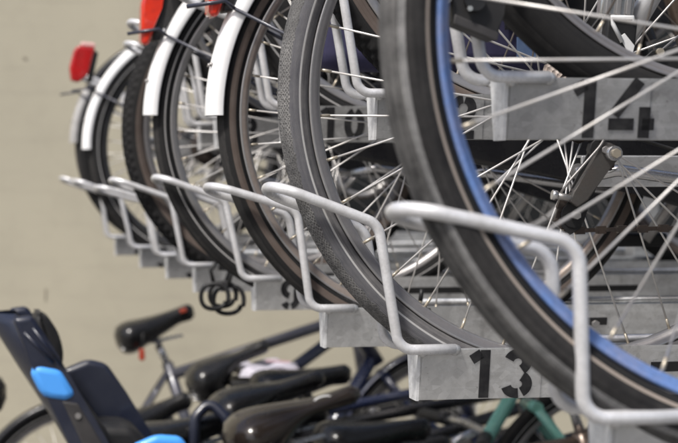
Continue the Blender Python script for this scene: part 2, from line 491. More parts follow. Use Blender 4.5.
TUBES = True
def bike(loc, label, cat='bicycle', frame='black_gloss', R=.345, r=.0185, style='city_line', rim='rim_alu', rim_in=.014, edge=None, sp='spoke',
         single=True, sad='saddle_black', sad_z=.98, sad_x=.22, sad_len=.27, sad_w=.20, sad_mark=None, sad_tilt=0.0, guard=None, light=False, group=None, phase=0.0, gear=False,
         step=False, notop=False, chaincase=False, coat=True, pitch=0.0, classic=False, fguard=False, light_off=(0, 0), bar_dz=0.0, rot=0.0, carrier=False, bars='flat', tube_r=.016, lean=0.0, light_kind=0, derailleur=True, guard_a0=None, sad_y=0, name='bicycle', bright=False, white_to=118, front=True):
    o = thing(name, label, cat, loc, (lean, -pitch, rot), group)
    hub = Vector((0, 0, R)); BB = Vector((.45, 0, R-.055)); fh = Vector((1.07, 0, R))
    make_wheel('rear_wheel', o, hub, R, r, style, rim, rim_in, sp, single=single, gear=gear, phase=phase, edge=edge)
    if front: make_wheel('front_wheel', o, fh, R, r, style, rim, rim_in, sp, single=False, phase=phase+.05, edge=edge)
    # frame
    stl = min(.52, sad_z-.11-(R-.055)); st = BB+Vector((-.17*stl/.52, 0, stl)); ht = Vector((.90, 0, .86+bar_dz+(R-.345))); hb = Vector((.945, 0, .70+(R-.345)))
    f = MB()
    f.tube([BB, st], tube_r, frame, 14)
    if step:
        f.tube([hb+Vector((-.005, 0, .03)), Vector((.70, 0, .47)), BB+Vector((.03, 0, .02))], tube_r*1.1, frame, 14)
        f.tube([ht+Vector((.005, 0, -.03)), Vector((.66, 0, .60)), BB+(st-BB)*.42], tube_r*.85, frame, 14)
    else:
        f.tube([hb+Vector((-.005, 0, .03)), BB], tube_r*1.15, frame, 14)
        if not notop: f.tube([ht+Vector((.005, 0, -.02)), st+Vector((.01, 0, -.04))], tube_r, frame, 14)
    f.tube([hb, ht], tube_r*1.2, frame, 14)
    f.cyl(BB+Vector((0, -.036, 0)), BB+Vector((0, .036, 0)), .021, frame)
    for s in (-1, 1):
        d = hub+Vector((.012, s*.058, .012))
        f.tube([st+Vector((.0, s*.014, -.03)), st+Vector((-.05, s*.032, -.11)), d+Vector((.018, 0, .028))], [.0085, .0085, .0075], frame, 10)
        f.tube([BB+Vector((-.01, s*.022, 0)), BB+Vector((-.10, s*.040, .005)), hub+Vector((.03, s*.058, -.004))], [.011, .0105, .008], frame, 10)
        f.prism([(-.012, R-.012), (.004, R-.016), (.04, R-.010), (.042, R+.004), (.030, R+.045), (.018, R+.046), (-.006, R+.014)], s*.0555, s*.0605, frame, .0012)
    f.build('frame', o)
    fk = MB()
    for s in (-1, 1):
        fk.tube([hb+Vector((.003, s*.045, -.04)), Vector((.985, s*.05, .56)), fh+Vector((-.02, s*.052, .12)), fh+Vector((0, s*.052, 0))], [.012, .012, .010, .007], frame, 10)
    fk.tube([hb+Vector((.003, -.05, -.035)), hb+Vector((.003, .05, -.035))], .014, frame, 10)
    fk.build('fork', o)
    # seat post + saddle
    sx = sad_x
    sp_ = MB(); sp_.cyl(st, Vector((st.x-.03, 0, sad_z-.06)), .0125, 'chrome')
    sp_.cyl((st.x-.03, -.02, sad_z-.05), (st.x-.03, .02, sad_z-.05), .012, 'steel')
    for s in (-1, 1):
        sp_.tube([(sx-.095, s*.02, sad_z-.03), (sx-.07, s*.022, sad_z-.05), (sx+.01, s*.022, sad_z-.05), (sx+.11, s*.01, sad_z-.03)], .0038, 'chrome', 8)
    if sad in ('saddle_black',) and not single:
        for s in (-1, 1):   # springs
            pts = [(sx-.085+.011*cos(t), s*.045+.011*sin(t), sad_z-.085+.0022*t) for t in [k*.6 for k in range(42)]]
            pts = [(x, y, sad_z-.075+(i/len(pts))*.045) for i, (x, y, z) in enumerate(pts)]
            sp_.tube(pts, .0022, 'chrome', 5)
    sp_.build('seat_post', o)
    sm = saddle_mesh(sad, sad_len, sad_w, sad_mark, classic=classic).build('saddle', o, (sx-.12, sad_y, sad_z), (0, -sad_tilt, 0))
    # handlebar
    h = MB()
    top = ht+Vector((-.018, 0, .05))
    h.tube([ht, ht+Vector((-.02, 0, .06)), ht+Vector((.03, 0, .08))], .012, 'chrome', 10)
    c = ht+Vector((.03, 0, .08))
    if bars == 'swept':
        path = fillet([c+Vector((-.20, -.29, .06)), c+Vector((-.05, -.27, .06)), c+Vector((.02, -.08, .02)), c+Vector((.02, .08, .02)), c+Vector((-.05, .27, .06)), c+Vector((-.20, .29, .06))], [.06, .08, .08, .06])
    else:
        path = fillet([c+Vector((-.06, -.29, .01)), c+Vector((0, -.10, .01)), c+Vector((0, .10, .01)), c+Vector((-.06, .29, .01))], [.08, .08])
    h.tube(path, .011, 'chrome', 10); hb_ = h.build('handlebar', o)
    for e, q in ((path[0], path[1]), (path[-1], path[-2])):
        g = MB(); d = (q-e).normalized(); g.tube([e-d*.004, e+d*.01, e+d*.10, e+d*.12], [.012, .0165, .0155, .0165], 'black_plastic', 12); g.build('grip', hb_)
    # crankset
    ck = MB()
    ck.revolve([(.076, -.047), (.091, -.047), (.092, -.0455), (.091, -.044), (.076, -.044)], 'steel', 60, knob=lambda i, j, a: (.003 if (i % 2) and j in (1, 2, 3) else 0), closed_prof=True)
    for k in range(5):
        a = 2*pi*k/5+.3; ck.cyl((.015*cos(a), -.046, .015*sin(a)), (.08*cos(a), -.0455, .08*sin(a)), .006, 'steel', 8)
    ck.cyl((0, -.06, 0), (0, .06, 0), .012, 'steel')
    ca = -2.2
    for s in (-1, 1):
        e = Vector((.17*cos(ca)*s, s*.065 if s > 0 else -.065, .17*sin(ca)*s))
        ck.tube([(0, e.y*.92, 0), e], [.012, .009], 'steel', 10, flat=.6)
        pd = (e.x, e.y+(.05 if e.y > 0 else -.05), e.z)
        ck.box(pd, (.085, .075, .022), 'black_plastic', bev=.005)
    ck.build('crankset', o, BB, )
    # chain
    if derailleur:
        low = hub+Vector((-.012, -.046, -.137)); lr = .018; upr = hub+Vector((.022, -.046, -.062))
        path = []
        for k in range(13): a = radians(90+k*14); path.append(hub+Vector((.032*cos(a), -.046, .032*sin(a))))
        # wrap round upper pulley front, back of lower pulley, then forward to the chainring
        path += [upr+Vector((.016, 0, .004)), upr+Vector((.012, 0, -.016)), low+Vector((-.012, 0, .014)), low+Vector((-.018, 0, -.004)), low+Vector((-.004, 0, -.018))]
        for k in range(14): a = radians(-95+k*14); path.append(BB+Vector((.092*cos(a), -.0455, .092*sin(a))))
    else:
        path = []
        for k in range(13): a = radians(90+k*15); path.append(hub+Vector((.038*cos(a), -.046, .038*sin(a))))
        for k in range(14): a = radians(-90+k*14); path.append(BB+Vector((.092*cos(a), -.0455, .092*sin(a))))
    cb = MB(); path.append(path[0]); acc = 0; pos = []
    for a, b_ in zip(path, path[1:]):
        L = (b_-a).length; t = -acc % .0127
        while t < L: pos.append((a+(b_-a)*(t/L), (b_-a).normalized())); t += .0127
        acc = (acc+L) % .0127 if L else acc
        acc = -(L - (t-.0127)) % .0127 if False else (acc)
    for i, (p, d) in enumerate(pos):
        ang = atan2(d.z, d.x); rt = Matrix.Rotation(-ang, 3, 'Y')
        w = .0078 if i % 2 else .0045
        cb.box(p, (.0105 if i % 2 else .0135, w, .0088 if i % 2 else .0048), 'chain', rt)
        cb.cyl(p+rt @ Vector((.0063, -.0045, 0)), p+rt @ Vector((.0063, .0045, 0)), .0026, 'chain', 6)
    cb.build('chain', o)
    if derailleur:
        cs = MB()
        for k, rr in enumerate((.030, .036, .042, .048, .052)):
            cs.revolve([(.012, -.050+k*.004), (rr, -.050+k*.004), (rr, -.0485+k*.004), (.012, -.0485+k*.004)], 'chain', 44, knob=lambda i, j, a: (.003 if (i % 2) and j in (1, 2) else 0), closed_prof=True)
        cs.build('cassette', o, hub)
        dm = MB()
        # body plate and cage
        dm.prism([(.020, -.050), (.038, -.058), (.041, -.070), (.028, -.084), (.002, -.120), (-.010, -.128), (-.020, -.121), (-.015, -.108), (.013, -.070)], -.064, -.054, 'dark_steel', .002)
        dm.prism([(.020, -.052), (.034, -.060), (-.003, -.152), (-.016, -.160), (-.026, -.150), (-.026, -.134), (-.006, -.100)], -.0525, -.0505, 'black_plastic', .0005)
        dm.prism([(.010, -.062), (.022, -.070), (-.001, -.150), (-.014, -.158), (-.024, -.148), (-.024, -.134)], -.041, -.0390, 'black_plastic', .0005)
        for c0 in ((.022, -.062), (-.012, -.137)):
            dm.cyl((c0[0], -.054, c0[1]), (c0[0], -.0385, c0[1]), .0145, 'black_plastic', 12)
            dm.cyl((c0[0], -.069, c0[1]), (c0[0], -.0380, c0[1]), .0045, 'steel', 6)
        dm.cyl((.030, -.078, -.066), (.030, -.052, -.066), .0085, 'chrome', 14)
        dm.cyl((.030, -.083, -.066), (.030, -.078, -.066), .0055, 'brass', 6)
        dm.cyl((-.016, -.060, -.118), (-.036, -.060, -.114), .0042, 'steel', 10)
        dm.cyl((-.034, -.060, -.1144), (-.040, -.060, -.1132), .0058, 'chrome', 8)
        dm.prism([(.008, -.020), (.018, -.016), (.040, -.052), (.044, -.070), (.030, -.072), (.016, -.050)], -.062, -.057, 'black_gloss', .001)
        dm.tube(fillet([(.050, -.062, .02), (.018, -.066, -.055), (-.022, -.062, -.100), (-.030, -.060, -.112)], [.05, .03]), .0016, 'steel', 6)
        dm.build('derailleur', o, hub)
    if single and TUBES:
        q = MB()
        for s in (-1, 1):
            q.tube(fillet([st+Vector((.02, s*.012, .02)), st+Vector((-.06, s*.03, -.14)), hub+Vector((.06, s*.07, .10)), hub+Vector((.01, s*.072, .035))], [.08, .05]), .0024, 'black_plastic', 6)
            q.tube(fillet([BB+Vector((.0, s*.02, -.02)), BB+Vector((-.20, s*.05, -.035)), hub+Vector((.05, s*.066, -.03)), hub+Vector((.0, s*.07, -.01))], [.08, .03]), .0024, 'black_plastic', 6)
        q.build('brake_cable', o)
        q = MB()     # double-leg stand folded under the chain stays
        q.tube(fillet([BB+Vector((-.09, .05, -.03)), BB+Vector((-.14, .07, -.06)), BB+Vector((-.36, .09, -.03)), BB+Vector((-.40, .11, -.04))], [.03, .02]), .0075, 'chrome', 10)
        q.box(BB+Vector((-.09, 0, -.025)), (.05, .06, .03), 'dark_steel', bev=.004)
        q.build('stand', o)
    # mudguard
    if guard:
        gr = R+.018; hw = .027
        prof = [(gr-.012+.012*cos(t)-(.010 if abs(t) > 1.5 else 0), hw*sin(t)) for t in [radians(-96+k*16) for k in range(13)]]
        prof2 = [(a-.0016, b_*.95) for a, b_ in prof[::-1]]
        a1 = radians(180 if guard_a0 is None else guard_a0)
        am = radians(white_to if guard == 'white' else 150)
        g = MB(); g.revolve(prof+prof2, 'black_gloss', 40, radians(20), am, closed_prof=True); gm = g.build('mudguard', o, hub)
        # drop of the sheet hangs behind the tyre, seen as a band
        g = MB(); g.revolve(prof+prof2, {'white': 'white_guard', 'dull': 'reflex'}.get(guard, 'black_gloss'), 30, am+.004, a1, closed_prof=True)
        if guard == 'white':
            gt = g.build('white_tail', gm); 
        else: g.build('tail', gm)
        s_ = MB()
        for s in (-1, 1):
            A = Vector(((gr-.004)*cos(radians(154)), s*.030, (gr-.004)*sin(radians(154))))
            s_.tube([(0, s*.066, 0), A*.6+Vector((0, s*.016, 0)), A], .0028, 'cable_grey', 8)
        s_.tube([Vector(((gr-.004)*cos(radians(154)), -.030, (gr-.004)*sin(radians(154)))), Vector(((gr+.012)*cos(radians(154)), -.031, (gr+.012)*sin(radians(154))+.004)), Vector(((gr+.075)*cos(radians(154)), -.028, (gr+.0)*sin(radians(154))))], .0032, 'cable_grey', 8)
        for an in (154, 168):
            for yy in (-.012, .012): s_.cyl(((gr-.003)*cos(radians(an)), yy, (gr-.003)*sin(radians(an))), ((gr+.0025)*cos(radians(an)), yy, (gr+.0025)*sin(radians(an))), .0032, 'steel', 8)
        s_.build('mudguard_stay', o, hub)
    if light:
        a = radians(150); rr = R+.036
        L = MB(); w = .045
        if light_kind == 1:   # wide top, tapering tail
            L.prism([(-.020, .060), (.016, .060), (.016, .012), (.006, -.060), (-.008, -.060), (-.022, .010)], -.028, .028, 'red_bright', .006)
            L.prism([(-.024, .062), (.02, .062), (.02, .085), (-.016, .085)], -.026, .026, 'red_lens', .005)
        else:
            L.prism([(-.044, .030), (-.036, .046), (.014, .052), (.010, -.030), (-.012, -.056), (-.034, -.056), (-.046, -.02)], -.032, .032, 'red_lens', .006)
            L.prism([(-.030, .048), (.014, .053), (.012, .064), (-.026, .060)], -.028, .028, 'clear_lens', .003)
        ob = L.build('tail_light', o, hub+Vector((rr*cos(a)-.006+light_off[0], 0, rr*sin(a)+light_off[1])), (0, radians(12), 0))
        B = MB(); B.prism([(.012, .045), (.026, .040), (.026, -.045), (.012, -.050)], -.022, .022, 'black_plastic', .002)
        B.build('housing', ob)
    if chaincase:
        q = MB()
        q.prism([(-.05, R+.03), (-.03, R+.065), (.10, R+.075), (.45, R+.065), (.53, R+.03), (.56, R-.05), (.53, R-.13), (.45, R-.165), (.30, R-.12), (.0, R-.065), (-.045, R-.03)], -.072, -.050, 'black_gloss', .008)
        q.build('chain_case', o)
    if chaincase and coat:
        q = MB()
        q.prism([(.06, R+.10), (-.02, R+.30), (-.10, R+.345), (.05, R+.355), (.20, R+.30), (.29, R+.20), (.30, R+.02), (.12, R+.08)], -.046, -.043, 'black_plastic', .001)
        q.build('coat_guard', o)
    if fguard:
        gr = R+.016
        prof = [(gr-.012+.012*cos(t), .026*sin(t)) for t in [radians(-90+k*18) for k in range(11)]]
        q = MB(); q.revolve(prof+[(a-.0016, b_*.95) for a, b_ in prof[::-1]], frame, 50, radians(40), radians(215), closed_prof=True); q.build('front_mudguard', o, fh)
    if carrier:
        k = MB(); zt = 2*R+.055
        for s in (-1, 1):
            k.tube(fillet([(.30, s*.05, zt), (-.22, s*.06, zt), (-.24, s*.02, zt)], [.02]), .0055, 'black_gloss' if frame != 'silver_frame' else 'chrome', 8)
            k.tube([(-.12, s*.06, zt), (.0, s*.067, R+.01)], .0048, 'black_gloss', 8)
            k.tube([(.05, s*.06, zt), (.0, s*.067, R+.01)], .0048, 'black_gloss', 8)
        for x in (-.235, -.12, .0, .12, .24): k.tube([(x, -.06, zt), (x, .06, zt)], .0045, 'black_gloss', 8)
        k.build('carrier', o)
    return o

# ------------------------------------------------------------------ bike trays (the upper deck of the rack)
def arc(cx, cz, rx, rz, a0, a1, n=14):
    return [(cx+rx*cos(radians(a0+(a1-a0)*k/n)), cz+rz*sin(radians(a0+(a1-a0)*k/n))) for k in range(n+1)]
STROKES = {
 '0': [arc(.32, .5, .20, .38, 100, 260), arc(.32, .5, .20, .38, 80, -80)],
 '1': [[(.38, 1.0), (.38, 0.0)], [(.10, .80), (.30, .93)]],
 '2': [arc(.32, .70, .21, .22, 170, 95), arc(.32, .70, .21, .22, 80, -42)+[(.13, .22)], [(.06, .08), (.60, .08)]],
 '3': [arc(.30, .735, .19, .18, 160, -60), arc(.30, .27, .22, .19, 60, -60), arc(.30, .27, .22, .19, -80, -165)],
 '4': [[(.50, 1.0), (.07, .40)], [(-.02, .24), (.43, .24)], [(.62, .54), (.62, 0.0)], [(.58, .24), (.80, .24)]],
 '5': [[(.14, .92), (.56, .92)], [(.16, .90), (.15, .58)], arc(.30, .30, .22, .23, 100, -80), arc(.30, .30, .22, .23, -100, -160)],
 '6': [arc(.32, .30, .21, .22, 85, -85), arc(.32, .30, .21, .22, 265, 120)+[(.34, .95)]],
 '7': [[(.06, .92), (.58, .92)], [(.54, .84), (.26, 0.0)]],
 '8': [arc(.32, .74, .17, .19, 100, 260), arc(.32, .74, .17, .19, 80, -80), arc(.32, .27, .21, .20, 100, 260), arc(.32, .27, .21, .20, 80, -80)],
 '9': [arc(.32, .68, .21, .23, 96, 262), arc(.32, .68, .22, .23, 84, -20)+arc(.32, .34, .22, .25, 10, -78), arc(.32, .34, .22, .25, -102, -150)],
}
def number_mesh(txt, h=.0575, jit=0):
    b = MB(); k = b.slot('paint_black'); x0 = 0; t = .102
    rnd = random.Random(hash(txt) % 99)
    for ch in txt:
        for st in STROKES[ch]:
            P = [Vector((x, z)) for x, z in st]; Ls = []; Rs = []
            for i, p in enumerate(P):
                d = (P[min(i+1, len(P)-1)]-P[max(i-1, 0)]).normalized(); nrm = Vector((-d.y, d.x))
                Ls.append(p+nrm*t); Rs.append(p-nrm*t)
            V = [[b.bm.verts.new(((x0+q.x)*h, yy, q.y*h)) for q in side] for side in (Ls, Rs) for yy in (-.0004, .0003)]
            Lf, Lb, Rf, Rb = V
            for i in range(len(P)-1):
                for quad in ((Lf[i], Lf[i+1], Rf[i+1], Rf[i]), (Lb[i], Rb[i], Rb[i+1], Lb[i+1]), (Lf[i], Lb[i], Lb[i+1], Lf[i+1]), (Rf[i], Rf[i+1], Rb[i+1], Rb[i])):
                    b.bm.faces.new(quad).material_index = k
            for i in (0, -1): b.bm.faces.new((Lf[i], Rf[i], Rb[i], Lb[i])).material_index = k
        x0 += .76
    return b

SLOT = {}
def make_tray(num, loc, length, upper, arm=(-.174, .194, -.05, .147), label='', paint=True):
    o = thing('bike_tray', label, 'bike rack tray', loc, group='numbered trays of the bicycle rack')
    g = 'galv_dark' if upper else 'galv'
    H = .060; yt = .030; yb = .018; th = .0025
    c = MB(); k = c.slot(g)
    prof = [(-yt-.004, 0), (-yt, 0), (-yb, -H), (yb, -H), (yt, 0), (yt+.004, 0), (yt+.004, -.0025), (yt-th*.2, -.0027), (yt-th, -.004), (yb-th, -H+th), (-yb+th, -H+th), (-yt+th, -.004), (-yt+.0005, -.0027), (-yt-.004, -.0025)]
    prof = [(-yt, 0), (-yb, -H), (yb, -H), (yt, 0), (yt-th, 0), (yb-th, -H+th), (-yb+th, -H+th), (-yt+th, 0)]
    xs = [0.002, .05, .147, .6, length]
    rings = [[(x, y, z) for y, z in prof] for x in xs]
    c.quadstrip(rings, g, True, False, True, smooth=False)
    c.build('channel', o)
    rl = MB()
    rl.tube([(.16, yt-.001, .0035), (length-.01, yt-.001, .0035)], .0052, 'galv', 10)
    rl.build('edge_rail', o)
    rt_ = Matrix.Rotation(atan2(yt-yb, H), 3, 'X')
    sb = MB(); sb.box((0, 0, 0), (.16, .0012, .012), 'black_plastic', rt_, .0005); sm_ = SLOT.setdefault('m', None) or sb.mesh('slot'); SLOT['m'] = sm_  # black strip drawn for the dark inside an open slot
    for x in [.28+.30*k for k in range(5)]:
        if x+.16 < length: put('slot', sm_, o, (x+.08, -(yb+(yt-yb)*(1-.026/H))-.0004, -.026))
    e = MB()      # closing flange at the aisle end
    e.quadstrip([[(x, -yt+.001, 0.0), (x, -yb+.001, -H-.001), (x, yb-.001, -H-.001), (x, yt-.001, 0.0)] for x in (-.0015, .0018)], 'galv_end', smooth=False)
    e.build('end_flange', o)
    p = MB()      # doubled plate that carries the number
    sl = atan2(yt-yb, H)
    rt = Matrix.Rotation(sl, 3, 'X')
    p.quadstrip([[(x, -yt-.0016, -.0015), (x, -yb-.0016, -H+.0005), (x, -yb-.0002, -H+.0005), (x, -yt-.0002, -.0015)] for x in (.003, .146)], g, smooth=False)
    pl = p.build('number_plate', o)
    if paint:
        nb = number_mesh(str(num))
        x = {11: .088, 14: .062}.get(num, .056) if len(str(num)) > 1 else .046
        nb.build('painted_number', o, (x, -yb-.0023-.0002, -H+.0015), (sl, 0, 0))
    ax, az, ex, ez = arm
    w = MB(); yy = .0365
    fe = .11 if num == 15 else .040
    pts = fillet([(fe, -yy, .000), (-.026, -yy, .0), (ex, -yy, ez), (ax, -yy+.001, az), (ax, yy-.001, az-.010), (ex, yy, ez-.009), (-.026, yy, 0), (fe, yy, 0)],
                 [.020, .024, .034, .034, .024, .020], 8)
    w.tube(pts, .0061, 'wire', 14)
    for sy in (-1, 1):
        w.tube([(fe-.0035, sy*.0350, -.001), (fe, sy*.0345, -.001), (fe+.004, sy*.0340, -.002), (fe+.006, sy*.0335, -.003)], [.0062, .0068, .0060, .003], 'galv', 10)
        w.tube([(-.002, sy*.0335, -.005), (.003, sy*.0335, -.006), (.008, sy*.0335, -.005)], [.002, .004, .002], 'galv', 8)
    w.build('wheel_loop', o)
    bt = MB()
    for x in (.03,):
        for s in (-1, 1): bt.box((x, s*(yt+.0012), -.004), (.024, .003, .006), g)
    for x in (.42, .9): 
        bt.cyl((x, -yt-.004, -.03+.0), (x, -yb, -.03), .006, 'steel', 6)
    bt.build('fixing', o)
    return o

Yn = lambda n: 2.26+(13-n)*.353
TX = {15: .518, 13: .527, 11: .551, 9: .551, 7: .525, 5: .539, 3: .537, 1: .522, 14: .531, 12: .552, 10: .547, 8: .527, 6: .580, 4: .488, 2: .565}
TZ = {15: 1.455, 13: 1.448, 11: 1.448, 9: 1.456, 7: 1.449, 5: 1.442, 3: 1.437, 1: 1.444, 14: 1.743, 12: 1.755, 10: 1.762, 8: 1.762, 6: 1.765, 4: 1.770, 2: 1.755}
ARM = {15: (-.172, .170, -.030, .139), 13: (-.172, .190, -.05, .144), 11: (-.176, .186, -.046, .147), 9: (-.184, .190, -.058, .144), 7: (-.182, .190, -.055, .146), 3: (-.19, .195, -.06, .147), 5: (-.178, .176, -.052, .142)}
held = {15: 'the blue-rimmed nearest wheel', 13: 'the grey zigzag-treaded tyre', 11: 'the brown-walled tyre with a white mudguard', 9: 'a black tyre with a white mudguard', 7: 'the knobby brown-walled tyre',
        5: 'no wheel', 3: 'the last but one black wheel', 1: 'the very farthest wheel', 14: 'a wide black tyre', 12: 'a raised dark tyre', 10: 'a raised tyre behind tray 12', 8: 'a raised tyre far down the row', 6: 'nothing', 4: 'nothing', 2: 'nothing'}
for n in [k for k in range(15, 0, -1) if k != 4]:
    up = n % 2 == 0
    lab = f"galvanised {'upper' if up else 'lower'} tray stencilled {n}, its wire loop holding {held[n]}"
    if n in (5, 6, 4, 2, 15): lab = {5: 'empty galvanised lower tray between the trays of the knobby tyre and the far black wheel',
        6: 'galvanised upper tray just beyond tray 8, its loop half hidden', 2: 'farthest galvanised upper tray, its empty loop seen inside the far black wheel',
        15: 'nearest galvanised lower tray, its wire loop holding the blue-rimmed wheel'}[n]
    if n in (7, 3, 1): lab = f'galvanised lower tray with its loop round {held[n]}'
    make_tray(n, (TX[n], Yn(n), TZ[n]), 1.75, up, ARM.get(n, (-.174, .194, -.05, .147)), lab)

# rack frame that carries the trays
rk = thing('rack_frame', 'galvanised steel frame with posts and beams carrying the numbered trays', 'bike rack', (1.5, 4, 0))
b = MB()
b.box((-.0, 0, 1.355), (.06, 5.9, .07), 'galv', bev=.003); b.build('lower_beam', rk)
b = MB(); b.box((0.0, 0, 1.665), (.05, 5.9, .05), 'galv', bev=.003); b.build('upper_beam', rk)
b = MB(); b.box((.55, 0, 1.355), (.06, 5.9, .07), 'galv', bev=.003); b.build('lower_beam', rk)
b = MB(); b.box((.55, 0, 1.665), (.05, 5.9, .05), 'galv', bev=.003); b.build('upper_beam', rk)
for yy in (-2.7, -.85, 1.0, 2.85):
    b = MB(); b.box((.28, yy, .85), (.07, .07, 1.7), 'galv', bev=.003); b.box((.28, yy, .006), (.18, .18, .012), 'galv'); b.build('post', rk)
for yy in (-2.7, -.85, 1.0, 2.85):
    b = MB(); b.box((.28, yy, 1.31), (.62, .05, .05), 'galv', bev=.003); b.build('cross_arm', rk)
# bolted flat arm seen beneath tray 14
b = MB(); b.box((-.31, -1.52, 1.652), (.78, .006, .040), 'galv', bev=.001)
b.box((-.31, -1.506, 1.6715), (.78, .022, .003), 'galv')
arm = b.build('lift_arm', rk)
b = MB(); b.cyl((-.705, -1.535, 1.652), (-.705, -1.523, 1.652), .0065, 'chrome', 6); b.cyl((-.705, -1.526, 1.652), (-.705, -1.5231, 1.652), .0105, 'steel', 18); b.build('bolt', arm)

# ------------------------------------------------------------------ bicycles on the trays
def on_tray(n, dx, R, dz=0, dy=0, **kw):
    return bike((TX[n]+dx, Yn(n)+dy, TZ[n]-.0575+dz), R=R, group='bicycles on the rack', **kw)
on_tray(15, .1755, .363, dz=.008, dy=-.015, label='nearest bicycle with a bright blue rim and beige-lined wide black tyre', r=.0235, style='city_blue', rim='rim_blue', rim_in=.0115, frame='black_gloss', sp='spoke', phase=radians(4.5), gear=False, derailleur=False)
b13 = on_tray(13, .188, .348, label='silver bicycle on tray 13 with grey zigzag tread and reflective tyre stripe', style='grey_zigzag', rim='rim_grey', edge='rim_alu', frame='silver_frame', phase=.1, tube_r=.017)
b11 = on_tray(11, .184, .345, label='bicycle on tray 11 with brown tyre walls, white mudguard tail and red lamp', style='black_brown', rim='rim_brown', edge='rim_alu', frame='brown_frame', guard='white', light=True, phase=.03, light_kind=1, r=.0175, sp='spoke', chaincase=True, derailleur=False, light_off=(-.004, .014))
b9 = on_tray(9, .158, .345, label='bicycle on tray 9 with striped black tyre, white mudguard and large red lamp', style='city_line', rim='rim_alu', frame='black_gloss', guard='white', light=True, light_kind=1, phase=.12, r=.017, guard_a0=178, chaincase=True, derailleur=False, light_off=(-.012, .008))
on_tray(7, .190, .345, dz=.010, label='bicycle with knobby brown-walled tyre and no mudguard, left of tray 9', style='knobby', rim='rim_grey', frame='grey_frame', r=.0235, phase=.02, chaincase=True, derailleur=False)
on_tray(3, .196, .345, label='far bicycle with black wheel, white mudguard tail and red lamp', style='city_line', rim='rim_dark', edge='rim_dark', frame='black_gloss', guard='white', light=True, r=.022, phase=.07, guard_a0=181, white_to=126, light_off=(-.014, .046))
on_tray(1, .216, .345, dz=.010, label='farthest bicycle on the lower trays, its dull grey mudguard half hidden', style='plain', rim='rim_dark', edge='rim_alu', frame='black_gloss', guard='dull', light=False, r=.024, phase=.07, guard_a0=179)
on_tray(14, .252, .335, dz=.005, label='bicycle on tray 14 with a plain wide black tyre', style='plain', rim='rim_grey', frame='black_gloss', r=.0235, phase=.05, sp='spoke_dark', rim_in=.011)
on_tray(12, .246, .345, label='bicycle on tray 12 with dark tyre and twin-edged silver rim', style='knobby', rim='rim_alu', frame='blue_frame', r=.022, phase=.11, sp='spoke_dark')
on_tray(10, .24, .345, label='bicycle on tray 10 behind the navy pannier', style='city_line', rim='rim_alu', frame='brown_frame', r=.019, phase=.02, carrier=True, sp='spoke_dark', chaincase=True, derailleur=False)
on_tray(8, .24, .345, label='bicycle on tray 8 with plain tyre and black carrier bag', style='plain', rim='rim_alu', frame='black_gloss', r=.019, phase=.02, carrier=True, sp='spoke_dark', chaincase=True, derailleur=False)
on_tray(6, .26, .345, label='farthest of the raised bicycles, seen between two white mudguards', style='plain', rim='rim_grey', frame='black_gloss', r=.02, phase=.04, carrier=True, sp='spoke_dark', chaincase=True, derailleur=False)

# extra fittings of the silver bicycle
b = MB(); hz = .348
b.prism([(.050, hz+.030), (.075, hz+.052), (.12, hz+.060), (.50, hz+.070), (.56, hz+.03), (.50, hz+.0), (.14, hz+.008), (.06, hz+.012)], -.074, -.070, 'black_plastic', .001)
cg = b.build('chain_guard', b13)
b = MB(); b.cyl((.083, -.080, hz+.050), (.083, -.074, hz+.050), .0045, 'brass', 12); b.build('bolt', cg)
b = MB(); rt = Matrix.Rotation(radians(6), 3, 'Y')
b.box((.030, -.078, hz+.108), (.040, .018, .040), 'chrome', rt, .003)
for k in (-.012, 0, .012): b.box((.030+k, -.089, hz+.110), (.006, .004, .038), 'rim_alu', rt, .001)
b.box((.033, -.079, hz+.070), (.036, .020, .040), 'black_plastic', rt, .003)
bc = b.build('brake_arm', b13)
b = MB()
b.tube([(.046, -.0905, hz+.083), (.046, -.0905, hz+.088), (.020, -.0905, hz+.088), (.022, -.0905, hz+.080), (.033, -.0905, hz+.060)], 0.0026, 'white_mark', 6)
b.prism([(.030, hz+.066), (.036, hz+.070), (.048, hz+.056), (.046, hz+.048), (.040, hz+.048)], -.0905, -.0892, 'white_mark', .0004)
b.build('emblem', bc)
b = MB(); b.tube(fillet([(.10, -.062, hz+.20), (.085, -.066, hz+.13), (.045, -.070, hz+.066)], [.05]), [.0125]*8+[.012], 'silver_frame', 14); b.build('stand_tube', b13)

# lock hanging on the loop of tray 14
lk = thing('bicycle_lock', 'black lock housing with round steel barrel hanging on the loop of tray 14', 'lock', (.486, 1.845, 1.80))
b = MB(); b.prism([(-.022, -.010), (.020, -.026), (.028, .000), (.034, .040), (-.020, .050), (-.026, .030)], -.016, .014, 'black_plastic', .003)
b.prism([(-.022, -.010), (.020, -.026), (.022, -.018), (-.021, -.001)], -.020, -.0165, 'seat_grey', .001); b.build('body', lk)
b = MB(); b.cyl((-.034, -.022, .016), (-.034, .010, .016), .010, 'steel', 18); b.cyl((-.034, -.025, .018), (-.034, -.022, .018), .006, 'chrome', 14); b.build('barrel', lk)
b = MB(); b.cyl((-.002, -.024, .012), (-.002, -.016, .012), .010, 'black_gloss', 18); b.cyl((-.008, -.027, .004), (-.008, -.022, .004), .0025, 'chrome', 10); b.build('knob', lk)
b = MB(); b.tube(fillet([(-.02, 0, .04), (-.04, .01, .12), (.06, .05, .16), (.05, .03, .05), (.02, 0, .03)], [.05, .05, .05]), .005, 'black_plastic', 8); b.build('shackle', lk)

